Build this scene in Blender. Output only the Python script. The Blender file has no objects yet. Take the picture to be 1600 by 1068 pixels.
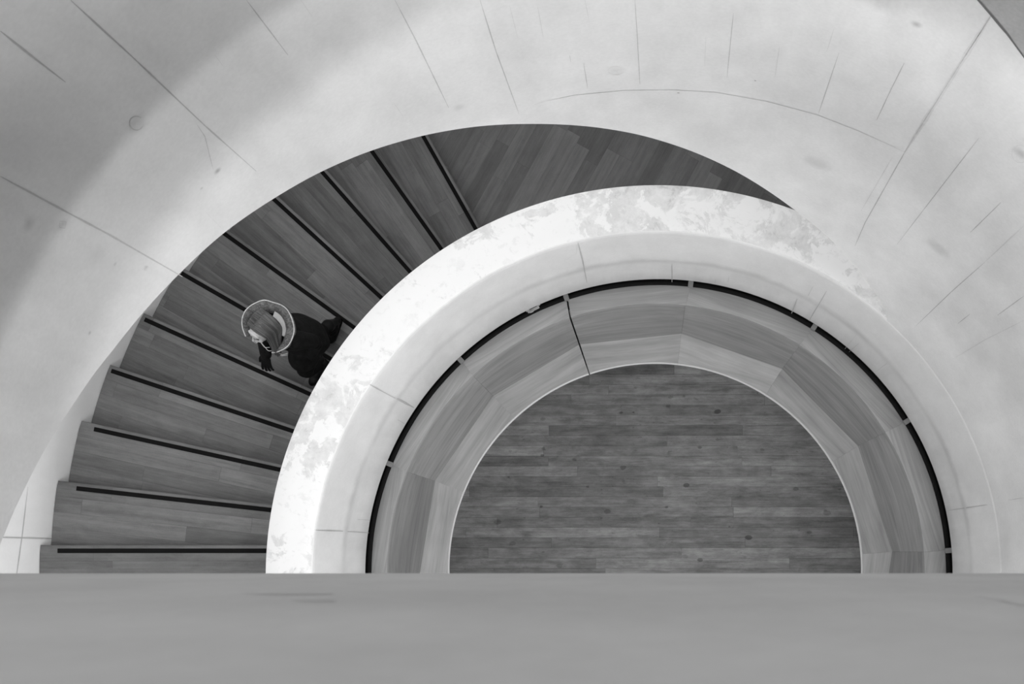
import bpy, bmesh, math, random
from mathutils import Vector, Matrix, noise
R_ = math.radians
random.seed(4)
sc = bpy.context.scene
COL = sc.collection

# ------------------------------------------------------------------ camera
FPX = 1800.0                      # focal length in pixels of the 1600 px wide frame
NX, NY = 1015.0, 858.0            # the point of the photograph straight below the lens
CAM = Vector((-0.051, 0.184, 11.3))
cd = bpy.data.cameras.new('camera'); cam = bpy.data.objects.new('camera', cd); COL.objects.link(cam)
cam.location = CAM; cam.rotation_euler = (0, 0, 0)
cd.sensor_width = 36; cd.lens = 36 * FPX / 1600
cd.shift_x = -(NX - 800) / 1600; cd.shift_y = (NY - 534) / 1600
cd.clip_start = 0.02; cd.clip_end = 100
cd.dof.use_dof = True; cd.dof.focus_distance = 8.6; cd.dof.aperture_fstop = 11
sc.camera = cam
sc.view_settings.view_transform = 'Standard'; sc.view_settings.look = 'None'
sc.view_settings.gamma = 1; sc.view_settings.use_curve_mapping = False
sc.view_settings.exposure = -0.06

# ------------------------------------------------------------------ light
w = bpy.data.worlds.new('world'); sc.world = w; w.use_nodes = True
w.node_tree.nodes['Background'].inputs[0].default_value = (1, 1, 1, 1)
w.node_tree.nodes['Background'].inputs[1].default_value = 0.3

def area(name, loc, target, size, power, shape='DISK'):
    l = bpy.data.lights.new(name, 'AREA'); l.shape = shape; l.size = size; l.energy = power
    o = bpy.data.objects.new(name, l); COL.objects.link(o); o.location = loc
    o.rotation_euler = (Vector(target) - Vector(loc)).to_track_quat('-Z', 'Y').to_euler()
    return o
def spotlamp(name, loc, target, angle, blend, radius, power):
    l = bpy.data.lights.new(name, 'SPOT'); l.spot_size = R_(angle); l.spot_blend = blend; l.shadow_soft_size = radius; l.energy = power
    o = bpy.data.objects.new(name, l); COL.objects.link(o); o.location = loc
    o.rotation_euler = (Vector(target) - Vector(loc)).to_track_quat('-Z', 'Y').to_euler()
    return o
# spots added under the upper landing, cones set to draw the wall's tone bands
spotlamp('added_band_spot', (0.10, -0.25, 9.25), (0.0, -0.10, 0), 112, 0.03, 0.05, 85)
spotlamp('added_band_spot', (0.35, -0.20, 9.25), (0.1, -0.05, 0), 99, 0.06, 0.12, 175)
area('added_side_fill', (1.3, -1.5, 5.4), (-2.0, 0.9, 2.9), 1.3, 56).data.spread = R_(122)  # added fill with no window behind it, brightens the left of the drum
area('added_top_fill', (1.3, -2.2, 16.0), (-1.2, 1.6, 8.0), 0.8, 360)  # lamp added high up to lighten the top left of the wall
area('added_side_fill', (-1.3, -1.5, 5.4), (2.2, 0.9, 3.2), 1.3, 16)  # weaker mirrored fill, added for the right side
area('added_wall_fill', (-3.2, -.35, 5.0), (-4.6, .05, 2.9), 0.6, 6).data.spread = R_(110)  # added fill aimed at the foot of the outer wall, no fitting there
# unseen lamps added under the flight overhead to brighten the stair
for k, (deg, z, p) in enumerate([(200, 6.9, 110), (178, 6.75, 70), (160, 6.3, 60), (142, 5.95, 60), (124, 5.5, 60), (106, 5.1, 60), (88, 4.7, 45), (70, 4.2, 30)]):
    a_ = R_(deg)
    area('added_stair_fill', (3.85 * math.cos(a_), 3.85 * math.sin(a_), z), (3.95 * math.cos(a_), 3.95 * math.sin(a_), 0), 0.9, p * 0.155)

# ------------------------------------------------------------------ helpers
def px(x, y, D):
    """pixel of the photograph at depth D below the lens -> place"""
    return Vector((CAM.x + (x - NX) * D / FPX, CAM.y - (y - NY) * D / FPX, CAM.z - D))

def px_on_cyl(x, y, R):
    ax, ay = (x - NX) / FPX, -(y - NY) / FPX
    a = ax * ax + ay * ay; b = 2 * (ax * CAM.x + ay * CAM.y); c = CAM.x ** 2 + CAM.y ** 2 - R * R
    D = (-b + math.sqrt(b * b - 4 * a * c)) / (2 * a)
    p = px(x, y, D)
    return math.atan2(p.y, p.x), p.z

def pol(r, a, z): return Vector((r * math.cos(a), r * math.sin(a), z))

def link(name, bm, mats, parent=None, smooth=True, angle=35):
    me = bpy.data.meshes.new(name)
    bmesh.ops.recalc_face_normals(bm, faces=bm.faces)
    bm.to_mesh(me); bm.free()
    for m in (mats if isinstance(mats, (list, tuple)) else [mats]): me.materials.append(m)
    if smooth:
        me.polygons.foreach_set('use_smooth', [True] * len(me.polygons))
        me.set_sharp_from_angle(angle=R_(angle))
    o = bpy.data.objects.new(name, me); COL.objects.link(o)
    if parent: o.parent = parent
    return o

def struct(o): o['kind'] = 'structure'; return o
def empty(name, label, cat, loc=(0, 0, 0), rz=0, group=None):
    o = bpy.data.objects.new(name, None); COL.objects.link(o); o.location = loc; o.rotation_euler = (0, 0, rz)
    o['label'] = label; o['category'] = cat
    if group: o['group'] = group
    return o

def loft(bm, rings, closed_u=False, closed_v=False, mat=0):
    """rings: list of lists of Vectors, faces between successive rings"""
    vs = [[bm.verts.new(p) for p in r] for r in rings]
    nu = len(vs); nv = len(vs[0])
    for i in range(nu if closed_u else nu - 1):
        a = vs[i]; b = vs[(i + 1) % nu]
        for j in range(nv if closed_v else nv - 1):
            k = (j + 1) % nv
            try:
                f = bm.faces.new((a[j], a[k], b[k], b[j])); f.material_index = mat
            except ValueError: pass
    return vs

def cap(bm, vs, mat=0):
    f = bm.faces.new(vs); f.material_index = mat

def box(bm, c, s, rot=None, mat=0, bev=0):
    m = Matrix.Translation(c) @ (rot.to_4x4() if rot else Matrix.Identity(4)) @ Matrix.Diagonal((s[0], s[1], s[2], 1))
    r = bmesh.ops.create_cube(bm, size=1, matrix=m)
    if bev:
        es = list({e for v in r['verts'] for e in v.link_edges})
        bmesh.ops.bevel(bm, geom=es, offset=bev, segments=2, affect='EDGES', clamp_overlap=True)

def tube(bm, pts, rad, n=10, mat=0, closed=False):
    rings = []
    m = len(pts)
    for i, p in enumerate(pts):
        a = pts[(i - 1) % m] if (closed or i > 0) else pts[i]
        b = pts[(i + 1) % m] if (closed or i < m - 1) else pts[i]
        t = (b - a).normalized(); u = t.cross(Vector((0, 0, 1)))
        if u.length < 1e-3: u = t.cross(Vector((1, 0, 0)))
        u.normalize(); v = t.cross(u)
        r = rad[i] if isinstance(rad, (list, tuple)) else rad
        rings.append([p + (u * math.cos(2 * math.pi * k / n) + v * math.sin(2 * math.pi * k / n)) * r for k in range(n)])
    vs = loft(bm, rings, closed_u=closed, closed_v=True, mat=mat)
    if not closed:
        cap(bm, vs[0], mat); cap(bm, vs[-1], mat)

# ------------------------------------------------------------------ materials
class NT:
    def __init__(s, name):
        s.m = bpy.data.materials.new(name); s.m.use_nodes = True
        s.t = s.m.node_tree; s.N = s.t.nodes; s.L = s.t.links
        s.b = s.N['Principled BSDF']
    def put(s, sock, v):
        if hasattr(v, 'is_output'): s.L.new(v, sock)
        else: sock.default_value = v
    def math(s, op, a, b=None, c=None, clamp=False):
        n = s.N.new('ShaderNodeMath'); n.operation = op; n.use_clamp = clamp
        s.put(n.inputs[0], a)
        if b is not None: s.put(n.inputs[1], b)
        if c is not None: s.put(n.inputs[2], c)
        return n.outputs[0]
    def coord(s, which='Object'):
        return s.N.new('ShaderNodeTexCoord').outputs[which]
    def mapv(s, v, scale=(1, 1, 1), loc=(0, 0, 0)):
        n = s.N.new('ShaderNodeMapping'); s.L.new(v, n.inputs[0]); n.inputs['Scale'].default_value = scale; n.inputs['Location'].default_value = loc
        return n.outputs[0]
    def noise(s, v, scale, detail=3, rough=0.5, dist=0):
        n = s.N.new('ShaderNodeTexNoise'); s.L.new(v, n.inputs['Vector']); n.inputs['Scale'].default_value = scale
        n.inputs['Detail'].default_value = detail; n.inputs['Roughness'].default_value = rough; n.inputs['Distortion'].default_value = dist
        return n.outputs[0]
    def rng(s, v, a, b, c, d, smooth=False):
        n = s.N.new('ShaderNodeMapRange'); s.put(n.inputs[0], v)
        if smooth: n.interpolation_type = 'SMOOTHSTEP'
        for i, x in enumerate((a, b, c, d)): n.inputs[i + 1].default_value = x
        return n.outputs[0]
    def grey(s, v):
        n = s.N.new('ShaderNodeCombineColor')
        for i in range(3): s.put(n.inputs[i], v)
        s.L.new(n.outputs[0], s.b.inputs['Base Color'])
    def bump(s, h, strength=0.3, dist=0.01):
        n = s.N.new('ShaderNodeBump'); s.L.new(h, n.inputs['Height']); n.inputs['Strength'].default_value = strength; n.inputs['Distance'].default_value = dist
        s.L.new(n.outputs[0], s.b.inputs['Normal'])
    def dist_to(s, v, p, scale=(1, 1, 1)):
        n = s.N.new('ShaderNodeVectorMath'); n.operation = 'DISTANCE'; s.L.new(v, n.inputs[0]); n.inputs[1].default_value = p
        return n.outputs['Value']

def plain(name, g, rough=0.6, metal=0.0):
    t = NT(name); t.b.inputs['Base Color'].default_value = (g, g, g, 1); t.b.inputs['Roughness'].default_value = rough
    t.b.inputs['Metallic'].default_value = metal
    if g < 0.02: t.b.inputs['Specular IOR Level'].default_value = 0.15
    return t.m

def concrete(name, base, amp=0.10, spots=(), rough=0.75, dark=1.0, band=False):
    t = NT(name); v = t.coord()
    big = t.rng(t.noise(v, 0.9, 4, 0.55), 0.3, 0.7, -1, 1)
    mid = t.rng(t.noise(t.mapv(v, (1, 1, 0.45)), 4.5, 5, 0.6), 0.3, 0.7, -1, 1)
    fine = t.rng(t.noise(v, 60, 2, 0.6), 0.3, 0.7, -1, 1)
    k = t.math('ADD', 1.0, t.math('MULTIPLY', big, amp * 0.55))
    k = t.math('ADD', k, t.math('MULTIPLY', mid, amp * 0.4))
    k = t.math('ADD', k, t.math('MULTIPLY', fine, amp * 0.15))
    for (p, r, a) in spots:
        d = t.dist_to(v, p)
        d = t.math('ADD', d, t.math('MULTIPLY', mid, r * 0.25))
        k = t.math('SUBTRACT', k, t.rng(d, 0, r, a, 0, True))
    if band:   # darker band half way down, with faint darker runs below
        sz = t.N.new('ShaderNodeSeparateXYZ'); t.L.new(v, sz.inputs[0])
        zz = t.math('ADD', sz.outputs[2], t.math('MULTIPLY', mid, 0.03))
        b1 = t.rng(t.math('ABSOLUTE', t.math('SUBTRACT', zz, 2.88)), 0, .13, .17, 0, True)
        b1 = t.math('MULTIPLY', b1, t.rng(t.noise(v, 1.6, 4, .6), .35, .62, .25, 1))
        run = t.math('MULTIPLY', t.rng(zz, 2.5, 2.95, .05, 0), t.rng(t.noise(t.mapv(v, (1, 1, .1)), 12, 3), .4, .6, 0, 1))
        k = t.math('SUBTRACT', k, t.math('ADD', b1, run))
    k = t.math('MULTIPLY', k, base * dark)
    t.grey(k); t.b.inputs['Roughness'].default_value = rough
    t.b.inputs['Specular IOR Level'].default_value = 0.3
    t.bump(t.noise(v, 25, 4, 0.6), 0.12, 0.004)
    return t.m

def plaster(name):
    """skim coat on the balustrade: bright with trowelled grey patches"""
    t = NT(name); v = t.coord()
    a = t.noise(v, 5.5, 10, 0.70, 0.5)
    b = t.noise(t.mapv(v, (1, 1, 1), (7, 3, 1)), 1.1, 2, 0.5)
    s = t.math('ADD', a, t.math('MULTIPLY', t.math('SUBTRACT', b, 0.5), 0.55))
    # more grey patches towards the right hand end of the balustrade
    sx = t.N.new('ShaderNodeSeparateXYZ'); t.L.new(v, sx.inputs[0])
    s = t.math('ADD', s, t.rng(sx.outputs[0], -2.4, 2.0, -0.02, 0.11))
    patch = t.math('ADD', t.rng(s, 0.53, 0.58, 0, .8, True), t.rng(t.noise(v, 16, 6, .7, .3), .55, .62, 0, .3))
    st = t.noise(t.mapv(v, (1, 1, 1), (2, 9, 4)), 9, 6, 0.7)
    patch = t.math('MULTIPLY', patch, t.rng(st, 0.38, 0.62, 0.35, 1.0))
    dk = t.rng(s, 0.66, 0.76, 0, 1, True)
    g = t.math('SUBTRACT', 0.82, t.math('MULTIPLY', patch, 0.24))
    g = t.math('SUBTRACT', g, t.math('MULTIPLY', dk, 0.16))
    t.grey(g); t.b.inputs['Roughness'].default_value = 0.7
    t.bump(a, 0.15, 0.004)
    return t.m

def wood(name, base, var=0.25, plank=0.115, length=1.3, seam=0.35, grain=0.25, gscale=(1.2, 26, 26), rough=0.5, stains=0.0, rowrand=True, flow=0.0):
    """boards run along local x, stacked along local y"""
    t = NT(name); v = t.coord()
    oi = t.N.new('ShaderNodeObjectInfo').outputs['Random']
    off = t.N.new('ShaderNodeCombineXYZ')
    t.L.new(t.math('MULTIPLY', oi, 37.0), off.inputs[0]); t.L.new(t.math('MULTIPLY', oi, 11.0), off.inputs[2])
    va = t.N.new('ShaderNodeVectorMath'); va.operation = 'ADD'; t.L.new(v, va.inputs[0]); t.L.new(off.outputs[0], va.inputs[1])
    sx = t.N.new('ShaderNodeSeparateXYZ'); t.L.new(v, sx.inputs[0])
    X, Y = sx.outputs[0], sx.outputs[1]
    k = 1.0
    if plank:
        yr = t.math('DIVIDE', Y, plank)
        row = t.math('FLOOR', yr); fy = t.math('FRACT', yr)
        wn = t.N.new('ShaderNodeTexWhiteNoise'); wn.noise_dimensions = '2D'
        cv = t.N.new('ShaderNodeCombineXYZ'); t.L.new(row, cv.inputs[0]); t.L.new(oi, cv.inputs[1]); t.L.new(cv.outputs[0], wn.inputs['Vector'])
        xr = t.math('ADD', t.math('DIVIDE', X, length), t.math('MULTIPLY', wn.outputs['Value'], 7.3))
        colr = t.math('FLOOR', xr); fx = t.math('FRACT', xr)
        wn2 = t.N.new('ShaderNodeTexWhiteNoise'); wn2.noise_dimensions = '3D'
        cv2 = t.N.new('ShaderNodeCombineXYZ'); t.L.new(row, cv2.inputs[0]); t.L.new(colr, cv2.inputs[1]); t.L.new(oi, cv2.inputs[2]); t.L.new(cv2.outputs[0], wn2.inputs['Vector'])
        tone = wn2.outputs['Value']
        k = t.rng(tone, 0, 1, 1 - var, 1 + var)
        ey = t.math('MINIMUM', fy, t.math('SUBTRACT', 1.0, fy))
        ex = t.math('MINIMUM', fx, t.math('SUBTRACT', 1.0, fx))
        sy = t.rng(t.math('MULTIPLY', ey, plank), 0.0, 0.0035, seam, 0)
        sxm = t.rng(t.math('MULTIPLY', ex, length), 0.0, 0.0035, seam, 0)
        sm = t.math('SUBTRACT', 1.0, t.math('MULTIPLY', t.math('MAXIMUM', sy, sxm), t.rng(t.noise(v, 3, 2), 0.35, 0.65, 0.3, 1)))
        k = t.math('MULTIPLY', k, sm)
        # each board its own grain
        cc = t.N.new('ShaderNodeCombineXYZ'); t.L.new(t.math('MULTIPLY', tone, 13.0), cc.inputs[0]); t.L.new(t.math('MULTIPLY', tone, 5.0), cc.inputs[2])
        vb = t.N.new('ShaderNodeVectorMath'); vb.operation = 'ADD'; t.L.new(va.outputs[0], vb.inputs[0]); t.L.new(cc.outputs[0], vb.inputs[1]); va = vb
    g1 = t.noise(t.mapv(va.outputs[0], gscale), 1.0, 6, 0.62, flow)
    g2 = t.noise(t.mapv(va.outputs[0], (gscale[0] * 3, gscale[1] * 4, gscale[2] * 4)), 1.0, 4, 0.6, 0.3)
    g3 = t.noise(va.outputs[0], 2.0, 3, 0.5)
    gg = t.math('ADD', t.rng(g1, 0.3, 0.7, -1, 1), t.math('MULTIPLY', t.rng(g2, 0.3, 0.7, -1, 1), 0.5))
    gg = t.math('ADD', gg, t.math('MULTIPLY', t.rng(g3, 0.3, 0.7, -1, 1), 0.5))
    if plank:
        g4 = t.noise(t.mapv(va.outputs[0], (1, 2.5, 1)), 7.0, 6, 0.7, 0.5)
        gg = t.math('ADD', gg, t.math('MULTIPLY', t.rng(g4, 0.35, 0.65, -1, 1), 0.55))
        g5 = t.noise(v, 120, 2, 0.6)
        gg = t.math('ADD', gg, t.math('MULTIPLY', t.rng(g5, 0.3, 0.7, -1, 1), 0.3))
    k = t.math('MULTIPLY', k, t.math('ADD', 1.0, t.math('MULTIPLY', gg, grain)))
    if not plank:
        k = t.math('MULTIPLY', k, t.rng(oi, 0, 1, 1 - var, 1 + var))
    if stains:
        s1 = t.noise(t.mapv(v, (1.0, 2.0, 1)), 3.2, 8, 0.75, 0.4)
        k = t.math('MULTIPLY', k, t.rng(s1, 0.38, 0.62, 1.14, 0.80))
        vo = t.N.new('ShaderNodeTexVoronoi'); vo.inputs['Scale'].default_value = 6.5; t.L.new(t.mapv(v, (1, 1.5, 1)), vo.inputs['Vector'])
        pick = t.N.new('ShaderNodeSeparateColor'); t.L.new(vo.outputs['Color'], pick.inputs[0])
        rad = t.math('MULTIPLY', t.math('POWER', pick.outputs[0], 3.0), 0.26)
        wob = t.math('ADD', vo.outputs['Distance'], t.math('MULTIPLY', t.math('SUBTRACT', t.noise(v, 30, 4, .6), .5), .16))
        dot = t.rng(t.math('SUBTRACT', wob, rad), -0.03, 0.03, 1, 0, True)
        k = t.math('MULTIPLY', k, t.math('SUBTRACT', 1.0, t.math('MULTIPLY', dot, t.rng(pick.outputs[1], 0, 1, .15, stains))))
        s2 = t.noise(t.mapv(v, (1.0, 2.6, 1), (3, 5, 0)), 16.0, 5, 0.7)
        k = t.math('MULTIPLY', k, t.math('SUBTRACT', 1.0, t.rng(s2, 0.60, 0.70, 0, .45, True)))
        s3 = t.noise(t.mapv(v, (0.5, 0.5, 1), (1, 2, 0)), 1.0, 3, 0.6)
        k = t.math('MULTIPLY', k, t.rng(s3, 0.3, 0.7, 0.85, 1.15))
    k = t.math('MULTIPLY', k, base)
    t.grey(k); t.b.inputs['Roughness'].default_value = rough; t.b.inputs['Specular IOR Level'].default_value = 0.35
    t.bump(g2, 0.08, 0.002)
    return t.m

R_WALL = 2.305
def spot(x, y, r, a):
    an, z = px_on_cyl(x, y, R_WALL); return (tuple(pol(R_WALL, an, z)), r, a)
SPOTS = [spot(213, 192, 0.07, 0.22), spot(962, 110, 0.07, 0.14), spot(1275, 255, 0.09, 0.16), spot(1465, 388, 0.09, 0.16),
         spot(1595, 240, 0.05, 0.3), spot(98, 350, 0.03, 0.2), spot(45, 350, 0.04, 0.2), spot(1432, 38, 0.03, 0.35), spot(1370, 0, 0.12, 0.2),
         spot(340, 267, 0.022, 0.4), spot(315, 294, 0.012, 0.25), spot(228, 418, 0.014, 0.25), spot(180, 412, 0.014, 0.25), spot(140, 520, 0.012, 0.3),
         spot(155, 395, 0.10, 0.08), spot(718, 167, 0.04, 0.12), spot(1330, 130, 0.12, 0.05), spot(1180, 126, 0.008, 0.6), spot(1060, 145, 0.008, 0.5)]
M_WALL = concrete('wall concrete', 0.74, 0.17, SPOTS)
M_OUT = concrete('outer wall concrete', 0.86, 0.08)
M_DRUM = concrete('drum concrete', 0.74, 0.14, band=True)
M_PARA = concrete('parapet concrete', 0.80, 0.16)
M_TOP = plaster('skim plaster')
M_LINE = concrete('formwork joint', 0.50, 0.35)
M_FAINT = concrete('faint formwork joint', 0.66, 0.25)
M_DARKLINE = plain('dark joint', 0.16, 0.9)
M_DARKCONC = concrete('darker concrete', 0.38, 0.45)
M_TREAD = wood('stair boards', 0.130, 0.19, 0.118, 1.3, 0.40, 0.2, (1.0, 22, 22), 0.55)
M_LAND = wood('landing boards', 0.14, 0.24, 0.13, 0.9, 0.30, 0.16, (1.0, 22, 22), 0.55)
M_FLOOR = wood('hall floor boards', 0.235, 0.26, 0.1, 1.9, 0.65, 0.26, (1.8, 20, 20), 0.6, stains=0.6)
M_PANEL = wood('oak panel', 0.36, 0.12, 0, 1, 0, 0.22, (0.8, 9, 9), 0.5, flow=0.9)
M_SEAT = wood('oak ledge', 0.42, 0.10, 0, 1, 0, 0.19, (0.9, 12, 12), 0.45, flow=0.7)
M_CAP = wood('oak capping', 0.40, 0.06, 0, 1, 0, 0.18, (0.8, 24, 24), 0.45, flow=0.3)
M_EDGE = plain('oak edge', 0.75, 0.35)
M_STRIP = plain('black grip strip', 0.005, 0.9)
M_BLACK = plain('black steel', 0.004, 0.8)
M_GAP = plain('gap shade black', 0.008, 0.9)  # black colour standing in for the shade inside the gap
M_STEEL = plain('grey steel', 0.22, 0.5)
M_BRIGHT = plain('bright steel', 0.4, 0.35)

# ------------------------------------------------------------------ setting
def lerp_table(tab, x):
    if x <= tab[0][0]: return tab[0][1]
    for (a, u), (b, v) in zip(tab, tab[1:]):
        if x <= b:
            t = (x - a) / (b - a); return u + (v - u) * t
    return tab[-1][1]

def strips_on(bm, polys, surf, mats_idx):
    """thin joint lines cast in a curved surface; surf(px) -> (angle, z, radius)"""
    for (pts, wid, mi) in polys:
        P = []
        for (x0, y0), (x1, y1) in zip(pts, pts[1:]):
            n = max(1, int(math.hypot(x1 - x0, y1 - y0) / 12))
            for k in range(n): P.append((x0 + (x1 - x0) * k / n, y0 + (y1 - y0) * k / n))
        P.append(pts[-1])
        Q = [surf(*p) for p in P]
        W = []
        for (an, z, r) in Q: W.append(pol(r - 0.0012, an, z))
        for i in range(len(W)):
            pass
        L = []; Rr = []
        for i, p in enumerate(W):
            t = (W[min(i + 1, len(W) - 1)] - W[max(i - 1, 0)]).normalized()
            nrm = Vector((-p.x, -p.y, 0)).normalized()
            s = t.cross(nrm).normalized()
            e = min(1.0, 0.35 + 2.0 * min(i, len(W) - 1 - i) / max(1, len(W) - 1) * 2)
            ww = wid * 0.5 * e * (0.8 + 0.5 * noise.noise(p * 9))
            L.append(bm.verts.new(p + s * ww)); Rr.append(bm.verts.new(p - s * ww))
        for i in range(len(W) - 1):
            f = bm.faces.new((L[i], L[i + 1], Rr[i + 1], Rr[i])); f.material_index = mi

EDGE = [(0, 859), (8, 838), (41, 764), (82, 686), (120, 628), (150, 583), (171, 558), (220, 496), (285, 426), (350, 366), (430, 311), (500, 271),
        (580, 237), (663, 213), (750, 198.5), (835, 195), (930, 200), (1000, 212), (1080, 237), (1150, 269), (1240, 328), (1325, 402), (1386, 490)]
et = []
for (x, y) in EDGE:
    a, z = px_on_cyl(x, y, R_WALL); et.append((math.degrees(a) % 360, z))
et.sort()
Z_TOP = 3.6
Z_WALLTOP = 14.0
def z_edge(deg):
    d = deg % 360
    if d < et[0][0]: return Z_TOP - 0.03
    if d <= et[-1][0]: 
        return lerp_table(et, d)
    if d < 230: return et[-1][1] + (d - et[-1][0]) * 0.02
    return Z_TOP - 0.03
# smooth the traced edge a little
zs = [z_edge(i * 0.5) for i in range(720)]
for _ in range(3):
    z2 = zs[:]
    for i in range(100, 400): z2[i] = (zs[i - 2] + zs[i - 1] + zs[i] * 2 + zs[i + 1] + zs[i + 2]) / 6
    zs = z2
def ze(deg): 
    d = (deg % 360) * 2; i = int(d); f = d - i
    return zs[i % 720] * (1 - f) + zs[(i + 1) % 720] * f

bm = bmesh.new()
rings = []
def wall_profile(a):
    e = ze(math.degrees(a))
    prof = []
    n = 26
    for k in range(n + 1):
        z = Z_WALLTOP + (e + 0.012 - Z_WALLTOP) * (k / n)
        prof.append((R_WALL, z))
    prof += [(R_WALL + 0.012, e), (R_WALL + 0.30, e), (R_WALL + 0.31, e + 0.01), (R_WALL + 0.31, Z_WALLTOP)]
    return prof
for i in range(480):
    a = 2 * math.pi * i / 480
    rings.append([pol(r, a, z) for (r, z) in wall_profile(a)])
loft(bm, rings, closed_u=True, closed_v=True)
def wsurf(x, y):
    a, z = px_on_cyl(x, y, R_WALL); return (a, z, R_WALL)
W1 = 0.0055
JOINTS = [
 ([(110, 0), (206, 88), (320, 196), (400, 267)], W1 * 1.2, 1), ([(0, 275), (93, 325), (170, 366), (285, 432)], W1 * 1.3, 1),
 ([(0, 48), (50, 88), (102, 128)], W1 * 1.1, 1), ([(617, 0), (651, 65), (701, 168)], W1 * .8, 1), ([(750, 0), (775, 80), (811, 178)], W1 * .8, 1),
 ([(385, 0), (450, 86)], W1 * .8, 1), ([(470, 0), (488, 26)], W1 * .6, 2), ([(992, 0), (996, 60), (1000, 132)], W1 * .6, 1),
 ([(835, 163), (850, 158), (900, 148), (975, 141), (1050, 140), (1119, 144), (1198, 158), (1277, 179), (1342, 204.5), (1414, 237)], W1 * .8, 1),
 ([(1550, 22), (1414, 237)], W1 * 4.0, 2), ([(1550, 22), (1480, 132), (1414, 237)], W1 * 1.0, 1), ([(1414, 237), (1352, 347), (1336, 384)], W1 * 1.1, 1), ([(1394, 246), (1345, 330)], W1 * .8, 2),
 ([(1413, 98), (1392, 140), (1370, 187)], W1 * .9, 1), ([(1311, 82), (1279, 177)], W1 * .6, 1), ([(1303, 45), (1292, 80)], W1 * .8, 2), ([(1218, 72), (1211, 120)], W1 * .9, 2),
 ([(1146, 20), (1136, 120)], W1 * .5, 1), ([(1103, 55), (1101, 103)], W1 * .7, 2),
 ([(1530, 215), (1475, 286), (1402, 381)], W1 * .7, 1), ([(1538, 410), (1486, 456), (1431, 509)], W1 * .8, 1), ([(1600, 352), (1538, 410)], W1 * .8, 2),
 ([(1564, 316), (1516, 363)], W1 * .8, 1), ([(1516, 490), (1497, 505)], W1 * .8, 1), ([(1600, 462), (1559, 492)], W1 * .8, 1),
 ([(1600, 500), (1540, 530), (1490, 560)], W1 * .8, 2),
 ([(1600, 777), (1575, 781)], W1 * .8, 1), ([(840, 10), (849, 60)], W1 * .8, 2), ([(912, 98), (918, 137)], W1 * .7, 1), ([(890, 86), (892, 97)], W1, 1),
 ([(796, 7), (809, 60)], W1 * .5, 2), ([(914, 0), (920, 30)], W1 * .7, 2), ([(615, 160), (630, 182)], W1 * .5, 2),
 ([(306, 192), (320, 213), (326, 238), (333, 265)], W1 * .45, 1), ([(320, 330), (350, 360)], W1 * .4, 2), ([(335, 85), (350, 105)], W1 * .5, 2),
]
for (cx, cy, rr, sx_, sy_) in [(213, 192, 11, 1, 1), (962, 110, 11, 1.1, .6), (1278, 256, 11, 1, .6), (1595, 240, 14, 1, 1)]:
    a0 = 0.4
    JOINTS.append(([(cx + rr * sx_ * math.cos(a0 + k * .5), cy + rr * sy_ * math.sin(a0 + k * .5)) for k in range(11)], W1 * .7, 2 if cx > 300 else 1))
for (cx, cy, s) in [(98, 350, 5), (228, 418, 3)]:
    JOINTS.append(([(cx - s, cy - s), (cx + s, cy - s + 1), (cx + s - 2, cy + s + 1), (cx - s, cy + s), (cx - s, cy - s)], W1 * .5, 1))
strips_on(bm, JOINTS, wsurf, None)
# darker concrete above the slanting joint in the upper right
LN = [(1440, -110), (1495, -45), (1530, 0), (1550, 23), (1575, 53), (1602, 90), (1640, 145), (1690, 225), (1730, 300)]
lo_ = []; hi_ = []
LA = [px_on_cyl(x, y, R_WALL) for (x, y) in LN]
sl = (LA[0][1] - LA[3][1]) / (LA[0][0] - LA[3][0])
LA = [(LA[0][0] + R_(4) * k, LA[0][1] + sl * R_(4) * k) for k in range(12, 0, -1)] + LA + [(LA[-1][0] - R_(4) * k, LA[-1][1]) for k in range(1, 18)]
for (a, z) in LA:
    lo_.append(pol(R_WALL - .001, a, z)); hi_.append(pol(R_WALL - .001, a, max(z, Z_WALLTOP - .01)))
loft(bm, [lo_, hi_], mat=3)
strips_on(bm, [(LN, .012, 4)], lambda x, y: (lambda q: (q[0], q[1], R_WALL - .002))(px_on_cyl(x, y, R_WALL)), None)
struct(link('wall_upper', bm, [M_WALL, M_LINE, M_FAINT, M_DARKCONC, M_DARKLINE]))

# the flight overhead, seen from here only as the shade it gives (its underside)
bm = bmesh.new()
rings = []
for i in range(0, 187):
    d = 44 + i; a = R_(d); e = ze(d) if d < 228 else ze(227)
    rings.append([pol(R_WALL + .31, a, e + .02), pol(4.60, a, e + .02), pol(4.60, a, e + .30), pol(R_WALL + .31, a, e + .30)])
vs = loft(bm, rings, closed_v=True); cap(bm, vs[0]); cap(bm, vs[-1])
struct(link('ceiling', bm, M_OUT))

# wall round the stair
R_OUT = 4.61
bm = bmesh.new()
rings = []
for i in range(240):
    a = 2 * math.pi * i / 240
    rings.append([pol(R_OUT, a, 0), pol(R_OUT, a, 2), pol(R_OUT, a, 4), pol(R_OUT, a, Z_WALLTOP), pol(R_OUT + .3, a, Z_WALLTOP), pol(R_OUT + .3, a, -.1), pol(R_OUT, a, -.1)])
loft(bm, rings, closed_u=True, closed_v=True)
def osurf(x, y):
    a, z = px_on_cyl(x, y, R_OUT); return (a, z, R_OUT - .002)
strips_on(bm, [([(43, 760), (34, 837), (26, 893), (20, 930)], .014, 1), ([(0, 839), (8, 839), (85, 841)], .014, 1)], osurf, None)
struct(link('wall_outer', bm, [M_OUT, M_LINE]))

# floor of the hall
bm = bmesh.new()
rings = [[pol(4.9, 2 * math.pi * i / 96, 0) for i in range(96)], [pol(4.9, 2 * math.pi * i / 96, -.08) for i in range(96)]]
vs = loft(bm, rings, closed_v=True); cap(bm, vs[0]); cap(bm, vs[1])
struct(link('floor', bm, M_FLOOR, smooth=False))

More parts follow.
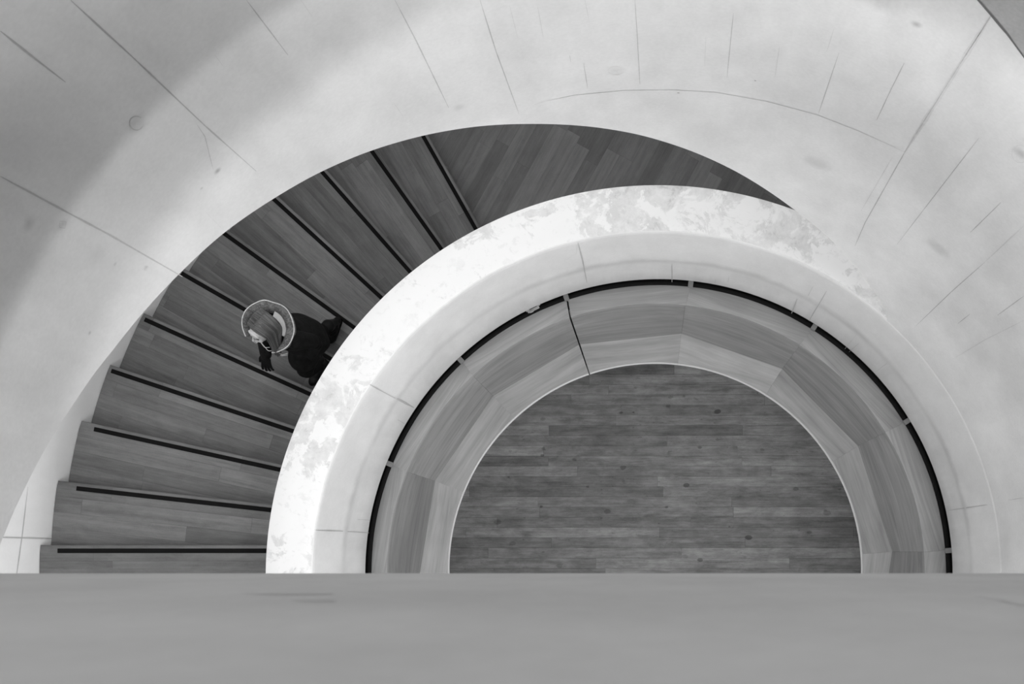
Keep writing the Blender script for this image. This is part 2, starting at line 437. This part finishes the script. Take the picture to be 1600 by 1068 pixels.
# drum balustrade below
PROF = [(2.622, 0.0), (2.622, 3.585), (2.619, 3.595), (2.610, 3.6), (2.50, 3.602), (2.40, 3.602), (2.314, 3.6), (2.307, 3.597), (2.302, 3.585), (2.300, 3.56), (2.300, 3.45), (2.298, 3.30),
        (2.295, 3.12), (2.292, 2.98), (2.291, 2.92), (2.294, 2.86), (2.299, 2.79), (2.302, 2.66), (2.302, 2.5), (2.302, 2.27), (2.310, 2.25), (2.36, 2.245), (2.42, 2.20), (2.42, 0.0)]
def drum_dx(z): return .022 * max(0, min(1, (3.1 - z) / .8))
bm = bmesh.new()
NA = 360
vsr = []
for i in range(NA):
    a = 2 * math.pi * i / NA
    row = []
    for j, (r, z) in enumerate(PROF):
        dr = 0.004 * noise.noise(Vector((math.cos(a) * 7, math.sin(a) * 7, 0))) if 5 <= j <= 8 else 0
        dr += 0.002 * noise.noise(Vector((math.cos(a) * 40, math.sin(a) * 40, 3))) if 5 <= j <= 7 else 0
        row.append(bm.verts.new(pol(r + dr, a, z) + Vector((drum_dx(z) if j >= 8 else 0, 0, 0))))
    vsr.append(row)
for i in range(NA):
    A, B = vsr[i], vsr[(i + 1) % NA]
    for j in range(len(PROF)):
        k = (j + 1) % len(PROF)
        f = bm.faces.new((A[j], A[k], B[k], B[j]))
        f.material_index = 1 if 1 <= j <= 5 else 0
def prof_r(z):
    for (r0, z0), (r1, z1) in zip(PROF[8:20], PROF[9:21]):
        if z1 <= z <= z0: return r0 + (r1 - r0) * (z0 - z) / max(1e-6, z0 - z1)
    return 2.30
def dsurf(x, y):
    r = 2.30
    for _ in range(4):
        a, z = px_on_cyl(x, y, r); q = pol(prof_r(z), a, z) + Vector((drum_dx(z) * .9, 0, 0)); r = math.hypot(q.x, q.y)
    return (a, z, r - .0025)
DJ = [([(903, 378), (910, 405), (917, 441)], .009, 2), ([(577, 600), (610, 618), (646, 636)], .010, 2), ([(620, 622), (646, 636)], .018, 2), ([(492, 828), (530, 829), (576, 832)], .008, 2),
      ([(558, 811), (577, 812)], .009, 2), ([(621, 655), (631, 661)], .010, 2), ([(1050, 411), (1050, 441)], .010, 2), ([(1292, 454), (1264, 501)], .006, 2),
      ([(1246, 466), (1237, 489)], .010, 2), ([(1271, 446), (1263, 461)], .007, 2), ([(1118, 435), (1117, 444)], .007, 2), ([(1139, 432), (1138, 439)], .008, 2),
      ([(1343, 535), (1328, 548)], .006, 2), ([(1386, 567), (1369, 580)], .006, 2), ([(1482, 797), (1515, 792), (1544, 788)], .008, 2), ([(903, 378), (900, 396), (885, 405), (862, 412)], .004, 3),
      ([(1340, 520), (1320, 545)], .005, 3), ([(1430, 645), (1448, 634)], .006, 3)]
strips_on(bm, DJ, dsurf, None)
struct(link('wall_lower', bm, [M_DRUM, M_TOP, M_LINE, M_FAINT]))

# parapet under the camera with the landing it guards
bm = bmesh.new()
DB = 1.9
yp = px(800, 895, DB).y
zb = CAM.z - DB
xw = math.sqrt(R_WALL ** 2 - yp ** 2) + .1
box(bm, Vector((0, yp - .125, (zb + CAM.z - .30) / 2)), (2 * xw, .25, CAM.z - .30 - zb), bev=.012)
def psurf(x, y):
    D = (CAM.y - yp) * FPX / (y - NY); return px(x, y, D)
for (pts, wd) in [([(1475, 924), (1520, 931), (1560, 938), (1600, 947)], .0022), ([(380, 928), (450, 929), (520, 928)], .0012), ([(455, 939), (525, 939)], .0012)]:
    P = [psurf(*p) + Vector((0, .0006, 0)) for p in pts]
    W = [wd * (.3 if k in (0,) else 1) for k in range(len(P))]
    up = [bm.verts.new(p + Vector((0, 0, q * 4))) for p, q in zip(P, W)]; dn = [bm.verts.new(p - Vector((0, 0, q * 4))) for p, q in zip(P, W)]
    for k in range(len(P) - 1):
        f = bm.faces.new((up[k], up[k + 1], dn[k + 1], dn[k])); f.material_index = 1
struct(link('wall_front', bm, [M_PARA, M_LINE]))
bm = bmesh.new()
ring = [pol(R_WALL + .05, R_(182 + i * 2), zb) for i in range(89)]
ring = [v for v in ring if v.y < yp - .25] 
ring = [Vector((-xw + .05, yp - .26, zb))] + ring + [Vector((xw - .05, yp - .26, zb))]
vs = loft(bm, [ring, [v + Vector((0, 0, .4)) for v in ring]], closed_v=True); cap(bm, vs[0]); cap(bm, vs[1])
struct(link('floor_upper', bm, M_OUT, smooth=False))

# ------------------------------------------------------------------ stair
STR = [((90, 860), (412, 860)), ((119.5, 762.5), (420, 796)), ((147, 670), (435.5, 733)), ((174, 579), (457, 673)), ((220, 496), (482, 614.5)),
       ((285, 427.5), (516, 560)), ((355, 368), (554, 512)), ((428.7, 311.8), (597.5, 466.5)), ((505, 270.5), (642, 426)), ((582, 237.6), (690, 389.5)), ((662, 214), (744, 358.8))]
D1, RISE = 8.6, 0.16
def strip_line(i):
    """3D line of the grip strip on tread i (0-based): foot point and unit direction inwards"""
    if 0 <= i < len(STR):
        a, b = STR[i]; D = D1 + RISE * i
        A, B = px(*a, D), px(*b, D)
    else:
        D = D1 + RISE * i
        A0, B0 = strip_line(0)[:2]; m = Matrix.Rotation(R_(6.6) * (-i), 4, 'Z'); A = m @ A0; B = m @ (A0 + B0)
        A.z = B.z = CAM.z - D
    d = (B - A); d.z = 0; d.normalize()
    return A, d
def line_circle(A, d, R):
    """point on line A+s d at radius R, the one first met coming from far outside"""
    b = A.x * d.x + A.y * d.y; c = A.x ** 2 + A.y ** 2 - R * R
    s = -b - math.sqrt(b * b - c)
    return A + d * s
NOSE = 0.042      # strip centre to nosing edge
stair = empty('staircase', 'curved wooden stair with black grip strips descending round the white drum', 'staircase', (0, 0, 0))
R_I, R_O = 2.615, 4.605
def nose_line(i):
    A, d = strip_line(i)
    n = Vector((-d.y, d.x, 0))
    if n.dot(Vector((-A.y, A.x, 0))) > 0: n = -n      # towards the lower side (clockwise)
    return A + n * NOSE, d, n
for i in range(-3, 11):
    A, d, n = nose_line(i)
    Ab, db_, nb = nose_line(i - 1)
    z = CAM.z - (D1 + RISE * i)
    Ab = Ab - nb * 0.03
    po, pi_ = line_circle(A, d, R_O), line_circle(A, d, R_I)
    bo, bi = line_circle(Ab, db_, R_O), line_circle(Ab, db_, R_I)
    def arc(p, q, R, k=8):
        a0 = math.atan2(p.y, p.x); a1 = math.atan2(q.y, q.x)
        if a1 - a0 > math.pi: a1 -= 2 * math.pi
        if a0 - a1 > math.pi: a1 += 2 * math.pi
        return [pol(R, a0 + (a1 - a0) * t / k, 0) for t in range(k + 1)]
    outline = arc(bo, po, R_O) + arc(pi_, bi, R_I)
    mid = (po + pi_) / 2; ang = math.atan2(d.y, d.x)
    inv = (Matrix.Translation(Vector((mid.x, mid.y, z))) @ Matrix.Rotation(ang, 4, 'Z')).inverted()
    loc = [inv @ Vector((p.x, p.y, z)) for p in outline]
    bm = bmesh.new()
    vs = loft(bm, [loc, [p + Vector((0, 0, -.035)) for p in loc]], closed_v=True); cap(bm, vs[0]); cap(bm, vs[1])
    es = [e for e in bm.edges if abs(e.verts[0].co.z) < 1e-5 and abs(e.verts[1].co.z) < 1e-5]
    bmesh.ops.bevel(bm, geom=es, offset=.006, segments=2, affect='EDGES')
    # closed riser below the nosing
    nl = inv.to_3x3() @ n
    q0, q1 = inv @ Vector((po.x, po.y, z)), inv @ Vector((pi_.x, pi_.y, z))
    q0 = q0 - nl * .03 ; q1 = q1 - nl * .03
    c = (q0 + q1) / 2 - nl * .012 + Vector((0, 0, -.035 - (RISE - .035) / 2))
    box(bm, c, ((q1 - q0).length - .02, .02, RISE - .035))
    t = link('tread', bm, M_TREAD, stair)
    t.location = (mid.x, mid.y, z); t.rotation_euler = (0, 0, ang)
    # grip strip
    S0, _ = strip_line(i)
    s0 = inv @ S0; s0.z = 0
    s1 = inv @ line_circle(S0, d, R_I + .01); s1.z = 0
    if i > 3: s0 = inv @ line_circle(S0, d, R_O - .03); s0.z = 0
    bm = bmesh.new(); box(bm, (s0 + s1) / 2 + Vector((0, 0, .0015)), ((s1 - s0).length,   .034, .004), bev=.001)
    link('grip_strip', bm, M_STRIP, t)
# landing
A, d, n = nose_line(10); A = A - n * .03
po, pi_ = line_circle(A, d, R_O), line_circle(A, d, R_I)
a0, a1 = math.atan2(po.y, po.x), math.atan2(pi_.y, pi_.x)
zl = CAM.z - (D1 + RISE * 11)
outline = [pol(R_O, a0 + (R_(-40) - a0) * k / 40, zl) for k in range(41)] + [pol(R_I, R_(-40) + (a1 - R_(-40)) * k / 40, zl) for k in range(41)]
ang = R_(61)
inv = (Matrix.Translation(Vector((0, 3.5, zl))) @ Matrix.Rotation(ang, 4, 'Z')).inverted()
loc = [inv @ p for p in outline]
bm = bmesh.new(); vs = loft(bm, [loc, [p + Vector((0, 0, -.12)) for p in loc]], closed_v=True); cap(bm, vs[0]); cap(bm, vs[1])
t = link('landing', bm, M_LAND, stair, smooth=False); t.location = (0, 3.5, zl); t.rotation_euler = (0, 0, ang)

# ------------------------------------------------------------------ timber lining of the well
JA = [4.4, 31.4, 57.7, 83.7, 108.6, 133.0, 158.0, 183.4]
while len(JA) < 14: JA.append(183.4 + 25.86 * (len(JA) - 7))
JA.append(364.4)
lin = empty('timber_lining', 'ring of oak panels with a ledge lining the round well above the hall floor', 'wall panelling')
ZC, ZL = 2.10, 0.90
RC0, RC1, RV, RE = 2.300, 2.147, 2.144, 1.874
for s in range(14):
    a0, a1 = R_(JA[s]), R_(JA[s + 1]); am = (a0 + a1) / 2
    gap = 0.0002
    g0 = 0.003 if abs(JA[s] - 108.6) < 1 else gap
    g1 = 0.003 if abs(JA[s + 1] - 108.6) < 1 else gap
    n = 14
    AA = [a0 + g0 + (a1 - a0 - g0 - g1) * k / n for k in range(n + 1)]
    M = Matrix.Translation(pol(RC1, am, ZC)) @ Matrix.Rotation(am - math.pi / 2, 4, 'Z')
    inv = M.inverted()
    def place(o): o.location = pol(RC1, am, ZC); o.rotation_euler = (0, 0, am - math.pi / 2)
    # capping
    bm = bmesh.new(); rings = []
    sec = [(RC0 - .004, ZC - .05), (RC0, ZC - .012), (RC0 - .006, ZC - .001), (RC0 - .014, ZC + .001), (RC1 + .002, ZC), (RC1, ZC - .002), (RC1, ZC - .05)]
    for a in AA: rings.append([inv @ (pol(r, a, z) + Vector((.022 if q < 4 else 0, 0, 0))) for q, (r, z) in enumerate(sec)])
    vs = loft(bm, rings, closed_v=True); cap(bm, vs[0]); cap(bm, vs[-1])
    place(link('capping', bm, M_CAP, lin))
    # lighter arris
    # back panel: round on top, straight below
    bm = bmesh.new(); rings = []
    P0, P1 = pol(RV, AA[0], ZL), pol(RV, AA[-1], ZL)
    for k, a in enumerate(AA):
        ch = P0.lerp(P1, k / n)
        top = pol(RC1 + .003, a, ZC - .02)
        fr = [top.lerp(ch, q / 6) for q in range(7)]
        out = Vector((math.cos(a), math.sin(a), 0)) * .06
        rings.append([inv @ p for p in fr] + [inv @ (ch + out), inv @ (top + out)])
    vs = loft(bm, rings, closed_v=True); cap(bm, vs[0]); cap(bm, vs[-1])
    place(link('back_panel', bm, M_PANEL, lin))
    # ledge
    bm = bmesh.new(); rings = []
    for k, a in enumerate(AA):
        ch = P0.lerp(P1, k / n); ch.z = ZL + .001
        e = pol(RE, a, ZL - .03)
        row = [ch.lerp(e, q / 4) for q in range(5)]
        rings.append([inv @ p for p in row] + [inv @ (e + Vector((0, 0, -.03))), inv @ (ch + Vector((0, 0, -.05)))])
    vs = loft(bm, rings, closed_v=True); cap(bm, vs[0]); cap(bm, vs[-1])
    lo = link('ledge', bm, M_SEAT, lin); place(lo)
    bm = bmesh.new()
    tube(bm, [inv @ pol(RE, a, ZL - .034) for a in AA], .011, 8)
    e_ = link('ledge_lipping', bm, M_EDGE, lo)
    # riser under the ledge
    bm = bmesh.new(); rings = []
    for a in AA: rings.append([inv @ pol(r, a, z) for r, z in ((RE + .20, ZL - .055), (RE + .20, 0.0), (RE + .24, 0.0), (RE + .24, ZL - .055))])
    vs = loft(bm, rings, closed_v=True); cap(bm, vs[0]); cap(bm, vs[-1])
    place(link('riser_panel', bm, M_PANEL, lin))

# ------------------------------------------------------------------ black rail round the well
rail = empty('ring_rail', 'thin black steel rail on small brackets round the top of the oak lining', 'rail', (.022, 0, 0))
bm = bmesh.new()
tube(bm, [pol(2.296, 2 * math.pi * i / 180, 2.185) for i in range(180)], .0215, 10, closed=True)
link('rail_tube', bm, M_BLACK, rail)
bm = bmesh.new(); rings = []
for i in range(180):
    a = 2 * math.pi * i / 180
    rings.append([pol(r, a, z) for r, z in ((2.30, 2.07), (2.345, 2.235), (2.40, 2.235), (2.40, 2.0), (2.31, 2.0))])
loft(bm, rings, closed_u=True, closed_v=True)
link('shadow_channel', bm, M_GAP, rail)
for s in range(14):
    a = R_(JA[s]); bm = bmesh.new()
    rot = Matrix.Rotation(a, 3, 'Z')
    box(bm, Vector((0, 0, 0)), (.050, .040, .05), rot, bev=.003)
    box(bm, rot @ Vector((-.012, 0, .026)), (.022, .014, .004), rot)
    o = link('bracket', bm, M_STEEL, rail); o.location = pol(2.292, a, 2.205)
# splice clamp of the rail
a = math.atan2(*reversed(tuple(px(830, 485, 9.1).xy))); bm = bmesh.new()
rot = Matrix.Rotation(a, 3, 'Z')
box(bm, Vector((0, 0, 0)), (.022, .10, .010), rot, bev=.003)
for q, (u, v_) in enumerate([(.012, -.05), (.010, .045), (-.012, .02)]):
    box(bm, rot @ Vector((u, v_, .010)), (.012, .03, .012), rot, bev=.002)
o = link('rail_clamp', bm, M_BRIGHT, rail); o.location = pol(2.300, a, 2.212); o['label'] = 'bright screwed splice plate'

# ------------------------------------------------------------------ woman climbing the stair
M_SKIN = plain('skin', 0.50, 0.5)
M_COAT = NT('black wool'); M_COAT.grey(M_COAT.rng(M_COAT.noise(M_COAT.coord(), 30, 3), .3, .7, .003, .010)); M_COAT.b.inputs['Specular IOR Level'].default_value = .15; M_COAT.b.inputs['Roughness'].default_value = .9; M_COAT = M_COAT.m
M_LEG = plain('black denim', 0.005, 0.85)
M_BOOT = plain('black leather', 0.008, 0.5)
M_GLOVE = plain('black glove', 0.004, 0.8)
def knit(name, g, amp):
    t = NT(name); v = t.coord()
    n = t.noise(v, 90, 3, .6); m = t.noise(v, 14, 3, .6)
    t.grey(t.math('MULTIPLY', g, t.math('ADD', 1.0, t.math('MULTIPLY', t.math('ADD', t.rng(n, .3, .7, -1, 1), t.rng(m, .3, .7, -.6, .6)), amp))))
    t.b.inputs['Roughness'].default_value = .95; t.bump(n, .6, .006); return t.m
M_HOOD = knit('grey wool', .13, .55); M_TRIM = knit('pale wool trim', .62, .2); M_LINING = knit('pale lining', .60, .06)
t = NT('brown hair'); v = t.coord(); n = t.noise(t.mapv(v, (45, 45, 5)), 1.0, 3, .5, .2)
t.grey(t.rng(n, .35, .70, .030, .17)); t.b.inputs['Roughness'].default_value = .45; t.bump(n, .5, .004); M_HAIR = t.m
M_LIP = plain('lips', .25, .4); M_EYE = plain('dark eye', .03, .3); M_SILVER = plain('pale cord', .7, .4)

TZ = CAM.z - (D1 + RISE * 6)
her = empty('person', 'woman in a black coat with a grey hood and long hair climbing the wooden stair', 'person', (-2.69, 1.82, TZ), R_(150))

def ell(bm, c, r, rot=None, seg=20):
    m = Matrix.Translation(c) @ (rot.to_4x4() if rot else Matrix.Identity(4)) @ Matrix.Diagonal((r[0], r[1], r[2], 1))
    bmesh.ops.create_uvsphere(bm, u_segments=seg, v_segments=seg // 2 + 2, radius=1, matrix=m)
def limb(bm, pts, rad, n=14):
    P = []; Q = []
    for i in range(len(pts) - 1):
        k = 6
        for q in range(k):
            f = q / k; P.append(Vector(pts[i]).lerp(Vector(pts[i + 1]), f)); Q.append(rad[i] + (rad[i + 1] - rad[i]) * f)
    P.append(Vector(pts[-1])); Q.append(rad[-1])
    for _ in range(2):
        P = [P[0]] + [(P[i - 1] + P[i] * 2 + P[i + 1]) / 4 for i in range(1, len(P) - 1)] + [P[-1]]
    tube(bm, P, Q, n)
    for e in (0, -1): ell(bm, P[e], (Q[e] * .98,) * 3, seg=12)
def fuse(name, bm, mat, parent, voxel=.006, smooth=4):
    o = link(name, bm, mat, parent, smooth=True, angle=180)
    m = o.modifiers.new('r', 'REMESH'); m.mode = 'VOXEL'; m.voxel_size = voxel; m.use_smooth_shade = True
    if smooth:
        m2 = o.modifiers.new('s', 'SMOOTH'); m2.factor = .5; m2.iterations = smooth
    dg = bpy.context.evaluated_depsgraph_get(); dg.update()
    me = bpy.data.meshes.new_from_object(o.evaluated_get(dg)); o.modifiers.clear(); o.data = me
    if not me.materials: me.materials.append(mat)
    me.polygons.foreach_set('use_smooth', [True] * len(me.polygons))
    return o

HC = Vector((.014, .118, 1.515))               # centre of the head
HR = Matrix.Rotation(R_(-7), 3, 'Z') @ Matrix.Rotation(R_(10), 3, 'X') @ Matrix.Identity(3)   # chin towards the chest
def hp(x, y, z): return HC + HR @ Vector((x, y, z))
# body, one surface: head, neck, trunk, arms and legs
bm = bmesh.new()
ell(bm, hp(0, -.012, .02), (.072, .088, .085), HR, 28)
ell(bm, hp(0, .025, -.035), (.056, .060, .075), HR, 24)
ell(bm, hp(0, .060, -.095), (.024, .020, .020), HR)
ell(bm, hp(0, .070, .038), (.048, .016, .026), HR)
for sx_ in (-1, 1):
    ell(bm, hp(sx_ * .036, .064, -.030), (.020, .018, .020), HR)
    ell(bm, hp(sx_ * .074, -.005, -.010), (.010, .018, .030), HR)
limb(bm, [hp(0, .082, .018), hp(0, .091, -.012), hp(0, .096, -.028)], [.007, .009, .0115], 10)
ell(bm, hp(0, .087, -.062), (.022, .010, .009), HR)
limb(bm, [HC + Vector((0, -.03, -.05)), (0, .075, 1.40), (0, .07, 1.34)], [.056, .054, .065])
limb(bm, [(0, .07, 1.30), (0, .06, 1.12), (0, .03, .92)], [.115, .10, .13], 18)
limb(bm, [(-.15, .07, 1.33), (.15, .07, 1.33)], [.05, .05])
limb(bm, [(.16, .07, 1.33), (.21, .06, 1.10), (.085, .27, .995)], [.045, .036, .026])
limb(bm, [(-.16, .07, 1.33), (-.20, .00, 1.09), (-.16, .10, .86)], [.045, .036, .026])
limb(bm, [(.085, .02, .88), (.08, .03, .48), (.05, -.19, .13)], [.085, .055, .038])
limb(bm, [(-.085, .04, .88), (-.085, .23, .60), (-.05, .14, .27)], [.085, .055, .038])
fuse('body', bm, M_SKIN, her, .0045, 3)
for sx_ in (-1, 1):
    bm = bmesh.new(); ell(bm, hp(sx_ * .030, .0765, .008), (.013, .006, .006), HR, 14)
    link('eye', bm, M_EYE, her, angle=180)
    bm = bmesh.new(); limb(bm, [hp(sx_ * .014, .094, .032), hp(sx_ * .032, .092, .038), hp(sx_ * .048, .078, .032)], [.0015, .0018, .001], 8)
    link('eyebrow', bm, M_HAIR, her, angle=180)
bm = bmesh.new(); ell(bm, hp(0, .0965, -.059), (.019, .006, .004), HR, 14); ell(bm, hp(0, .095, -.067), (.016, .006, .005), HR, 14)
link('lips', bm, M_LIP, her, angle=180)
# coat
bm = bmesh.new()
CO = [(.72, .01, .200, .155), (.78, .01, .200, .155), (.86, .015, .195, .150), (.95, .03, .185, .138), (1.06, .045, .168, .122), (1.18, .058, .178, .124), (1.28, .068, .190, .118), (1.345, .075, .165, .098), (1.385, .08, .10, .078), (1.40, .082, .070, .065)]
rings = []
for (z, cy, rx, ry) in CO:
    row = []
    for k in range(40):
        a = 2 * math.pi * k / 40
        f = 1 + (.05 * math.sin(a * 7 + z * 3) * max(0, (1.0 - z)) * 2) + .02 * noise.noise(Vector((math.cos(a) * 3, math.sin(a) * 3, z * 6)))
        row.append(Vector((rx * f * math.cos(a), cy + ry * f * math.sin(a), z)))
    rings.append(row)
vs = loft(bm, rings, closed_v=True); cap(bm, vs[0]); cap(bm, vs[-1])
limb(bm, [(.155, .07, 1.325), (.225, .055, 1.10), (.094, .268, .990)], [.068, .056, .044])
limb(bm, [(-.155, .07, 1.325), (-.215, .00, 1.09), (-.165, .09, .90)], [.068, .056, .046])
ell(bm, Vector((-.09, .13, .80)), (.115, .135, .12))      # skirt pushed forward by the raised thigh
fuse('coat', bm, M_COAT, her, .007, 3)
# trousers
bm = bmesh.new()
limb(bm, [(.085, .02, .80), (.08, .03, .48), (.05, -.185, .17)], [.098, .066, .052])
limb(bm, [(-.085, .06, .80), (-.085, .24, .60), (-.05, .145, .31)], [.098, .070, .054])
fuse('trousers', bm, M_LEG, her, .007, 2)
# boots
def boot(ax, ay, az, pitch):
    bm = bmesh.new()
    M = Matrix.Translation((ax, ay, az)) @ Matrix.Rotation(R_(pitch), 4, 'X')
    ell(bm, M @ Vector((0, .115, -.065)), (.042, .075, .030), Matrix.Rotation(R_(pitch), 3, 'X'))
    ell(bm, M @ Vector((0, .045, -.055)), (.036, .085, .042), Matrix.Rotation(R_(pitch), 3, 'X'))
    ell(bm, M @ Vector((0, -.025, -.055)), (.033, .040, .042), Matrix.Rotation(R_(pitch), 3, 'X'))
    limb(bm, [M @ Vector((0, -.01, -.03)), M @ Vector((0, -.02, .05)), M @ Vector((0, -.025, .10))], [.040, .046, .054])
    o = fuse('boot', bm, M_BOOT, her, .005, 2)
    bm = bmesh.new()
    box(bm, M @ Vector((0, .07, -.094)), (.066, .20, .012), Matrix.Rotation(R_(pitch), 3, 'X'), bev=.004)
    box(bm, M @ Vector((0, -.03, -.092)), (.058, .055, .022), Matrix.Rotation(R_(pitch), 3, 'X'), bev=.004)
    link('sole', bm, M_LEG, o)
boot(.05, -.19, .155, -28)
boot(-.05, .135, .262, 0)
# gloved hands, five fingers each
def hand(P, Rm, side, curl):
    bm = bmesh.new()
    def q(x, y, z): return P + Rm @ Vector((x * side, y, z))
    ell(bm, q(0, .040, 0), (.040, .048, .016), Rm)
    limb(bm, [q(0, -.075, 0), q(0, .015, 0)], [.036, .032], 12)
    for (x, ln, sp) in [(-.030, .070, -.010), (-.010, .080, -.003), (.011, .074, .004), (.031, .058, .012)]:
        c = curl
        a = q(x, .072, 0); b = q(x + sp * .5, .072 + ln * .42, -ln * .10 * c); d = q(x + sp * .8, .072 + ln * .72, -ln * .36 * c); e = q(x + sp, .072 + ln * .86, -ln * .70 * c)
        limb(bm, [q(x * .9, .045, 0), a, b, d, e], [.011, .0105, .010, .009, .008], 10)
    limb(bm, [q(-.028, .012, -.004), q(-.052, .040, -.014), q(-.060, .072, -.024)], [.014, .012, .0095], 10)
    fuse('glove', bm, M_GLOVE, her, .0035, 2)
def frame(d, up):
    y = Vector(d).normalized(); x = y.cross(Vector(up)).normalized(); z = x.cross(y)
    return Matrix((x, y, z)).transposed()
hand(Vector((.095, .275, .985)), frame((-.30, .75, -.55), (0, .3, 1)), -1, .5)
hand(Vector((-.158, .12, .85)), frame((.05, .35, -1), (-1, 0, 0)), 1, .8)
# hood lying round the neck
bm = bmesh.new()
HX, HY = .028, .098
def hood_pt(a, r, z): return Vector((HX + r * 1.02 * math.cos(a), HY + r * math.sin(a), z))
rings = []; rimline = []; NH = 110
A0, A1 = R_(128), R_(408)
for k in range(NH + 1):
    a = A0 + (A1 - A0) * k / NH
    e = min(1, .35 + 3.2 * min(k, NH - k) / NH)
    w_ = 1 + .04 * noise.noise(Vector((math.cos(a) * 2, math.sin(a) * 2, 0)))
    hz = -.015 * math.sin(a)
    sec = [(.118, 1.345), (.128, 1.385), (.148, 1.412), (.172, 1.418), (.192, 1.400), (.196, 1.370), (.178, 1.335), (.140, 1.315)]
    rc = .155
    row = []
    for (r, z) in sec:
        rr = (rc + (r - rc) * e) * w_; zz = 1.365 + (z - 1.365) * e + hz
        row.append(hood_pt(a, rr, zz))
    rings.append(row); rimline.append(hood_pt(a, (rc + (.192 - rc) * e) * w_, 1.365 + (.036) * e + hz))
vs = loft(bm, rings, closed_v=True); cap(bm, vs[0]); cap(bm, vs[-1])
hood = link('hood', bm, M_HOOD, her, angle=180)
bm = bmesh.new(); tube(bm, rimline, .0042, 8); link('hood_trim', bm, M_TRIM, hood, angle=180)
bm = bmesh.new(); rings = []
for k in range(21):
    a = R_(185) + R_(88) * k / 20
    rings.append([hood_pt(a, r, z + .004) for r, z in ((.06, 1.382), (.09, 1.394), (.132, 1.410), (.138, 1.385), (.10, 1.35), (.06, 1.35))])
vs = loft(bm, rings, closed_v=True); cap(bm, vs[0]); cap(bm, vs[-1]); link('hood_lining', bm, M_LINING, hood, angle=180)
# hair: a close cap of locks combed from a parting, falling over the shoulders
bm = bmesh.new()
ell(bm, hp(0, -.030, .022), (.080, .084, .084), HR, 30)
ell(bm, hp(0, -.045, -.04), (.074, .062, .080), HR, 24)
ell(bm, hp(0, -.012, .034), (.076, .080, .078), HR, 24)
fuse('hair', bm, M_HAIR, her, .006, 1)
M_H2 = plain('light brown hair', .11, .45); M_H3 = plain('dark brown hair', .045, .5); M_H4 = plain('mid brown hair', .07, .45)
hair_o = [o for o in her.children if o.name.startswith('hair')][0]
for mi, mt in enumerate((M_H2, M_H3, M_H4)):
    rnd = random.Random(20 + mi); bm = bmesh.new()
    for j in range(85):
        sx_ = rnd.choice((-1, -1, 1)); y0 = rnd.uniform(-.105, .055)
        t0 = .012 + rnd.uniform(-.003, .003) - sx_ * .008
        y1 = y0 * .8 + rnd.uniform(-.01, .01)
        lift = rnd.uniform(0, .007)
        P = [hp(t0 + .003 * sx_, y0, .113 - max(0, abs(y0 + .02) - .03) ** 2 * 9)]
        for (th, yy) in ((35, .3), (62, .6), (90, 1.0)):
            tt = R_(th); k_ = math.sqrt(max(.1, 1 - ((y0 + .025) / .128) ** 2))
            P.append(hp(sx_ * (.086 + lift) * math.sin(tt) * (k_ * .5 + .5), y0 + (y1 - y0) * yy - .012 * yy, .028 + (.082 + lift) * math.cos(tt) * k_))
        fwd = (y0 + .105) / .16
        if sx_ < 0:
            P.append(hp(-.086 - lift, y1 - .005, -.05))
            P.append(HC + Vector((-.088 - .035 * rnd.random(), .01 + .085 * fwd, -.125)))
            P.append(HC + Vector((-.075 - .050 * rnd.random(), .03 + .085 * fwd, -.185 - .05 * rnd.random())))
        else:
            P.append(hp(.082 + lift, y1 - .012, -.05))
            P.append(HC + Vector((.070 + .02 * rnd.random(), .0 + .07 * fwd, -.125)))
            P.append(HC + Vector((.060 + .03 * rnd.random(), .01 + .07 * fwd, -.18 - .03 * rnd.random())))
        Q = []
        for i in range(len(P) - 1):
            for q in range(5): Q.append(P[i].lerp(P[i + 1], q / 5))
        Q.append(P[-1])
        for _ in range(4): Q = [Q[0]] + [(Q[i - 1] + Q[i] * 2 + Q[i + 1]) / 4 for i in range(1, len(Q) - 1)] + [Q[-1]]
        n_ = len(Q)
        tube(bm, Q, [.0025 + .0030 * min(1, i / 8) * min(1, (n_ - i) / 8) for i in range(n_)], 7)
    link('lock_of_hair', bm, mt, hair_o, angle=180)
# cords on the chest
for k, (pts) in enumerate([[(.065, .20, 1.31), (.02, .225, 1.275), (-.02, .205, 1.30)], [(.055, .205, 1.285), (.0, .235, 1.235), (-.05, .205, 1.27)], [(-.03, .205, 1.22), (-.075, .22, 1.17), (-.12, .19, 1.20)], [(-.05, .20, 1.25), (-.09, .21, 1.21), (-.13, .18, 1.24)]]):
    bm = bmesh.new(); limb(bm, pts, [.002, .0024, .002], 8)
    link('drawstring', bm, M_SILVER, hood, angle=180)
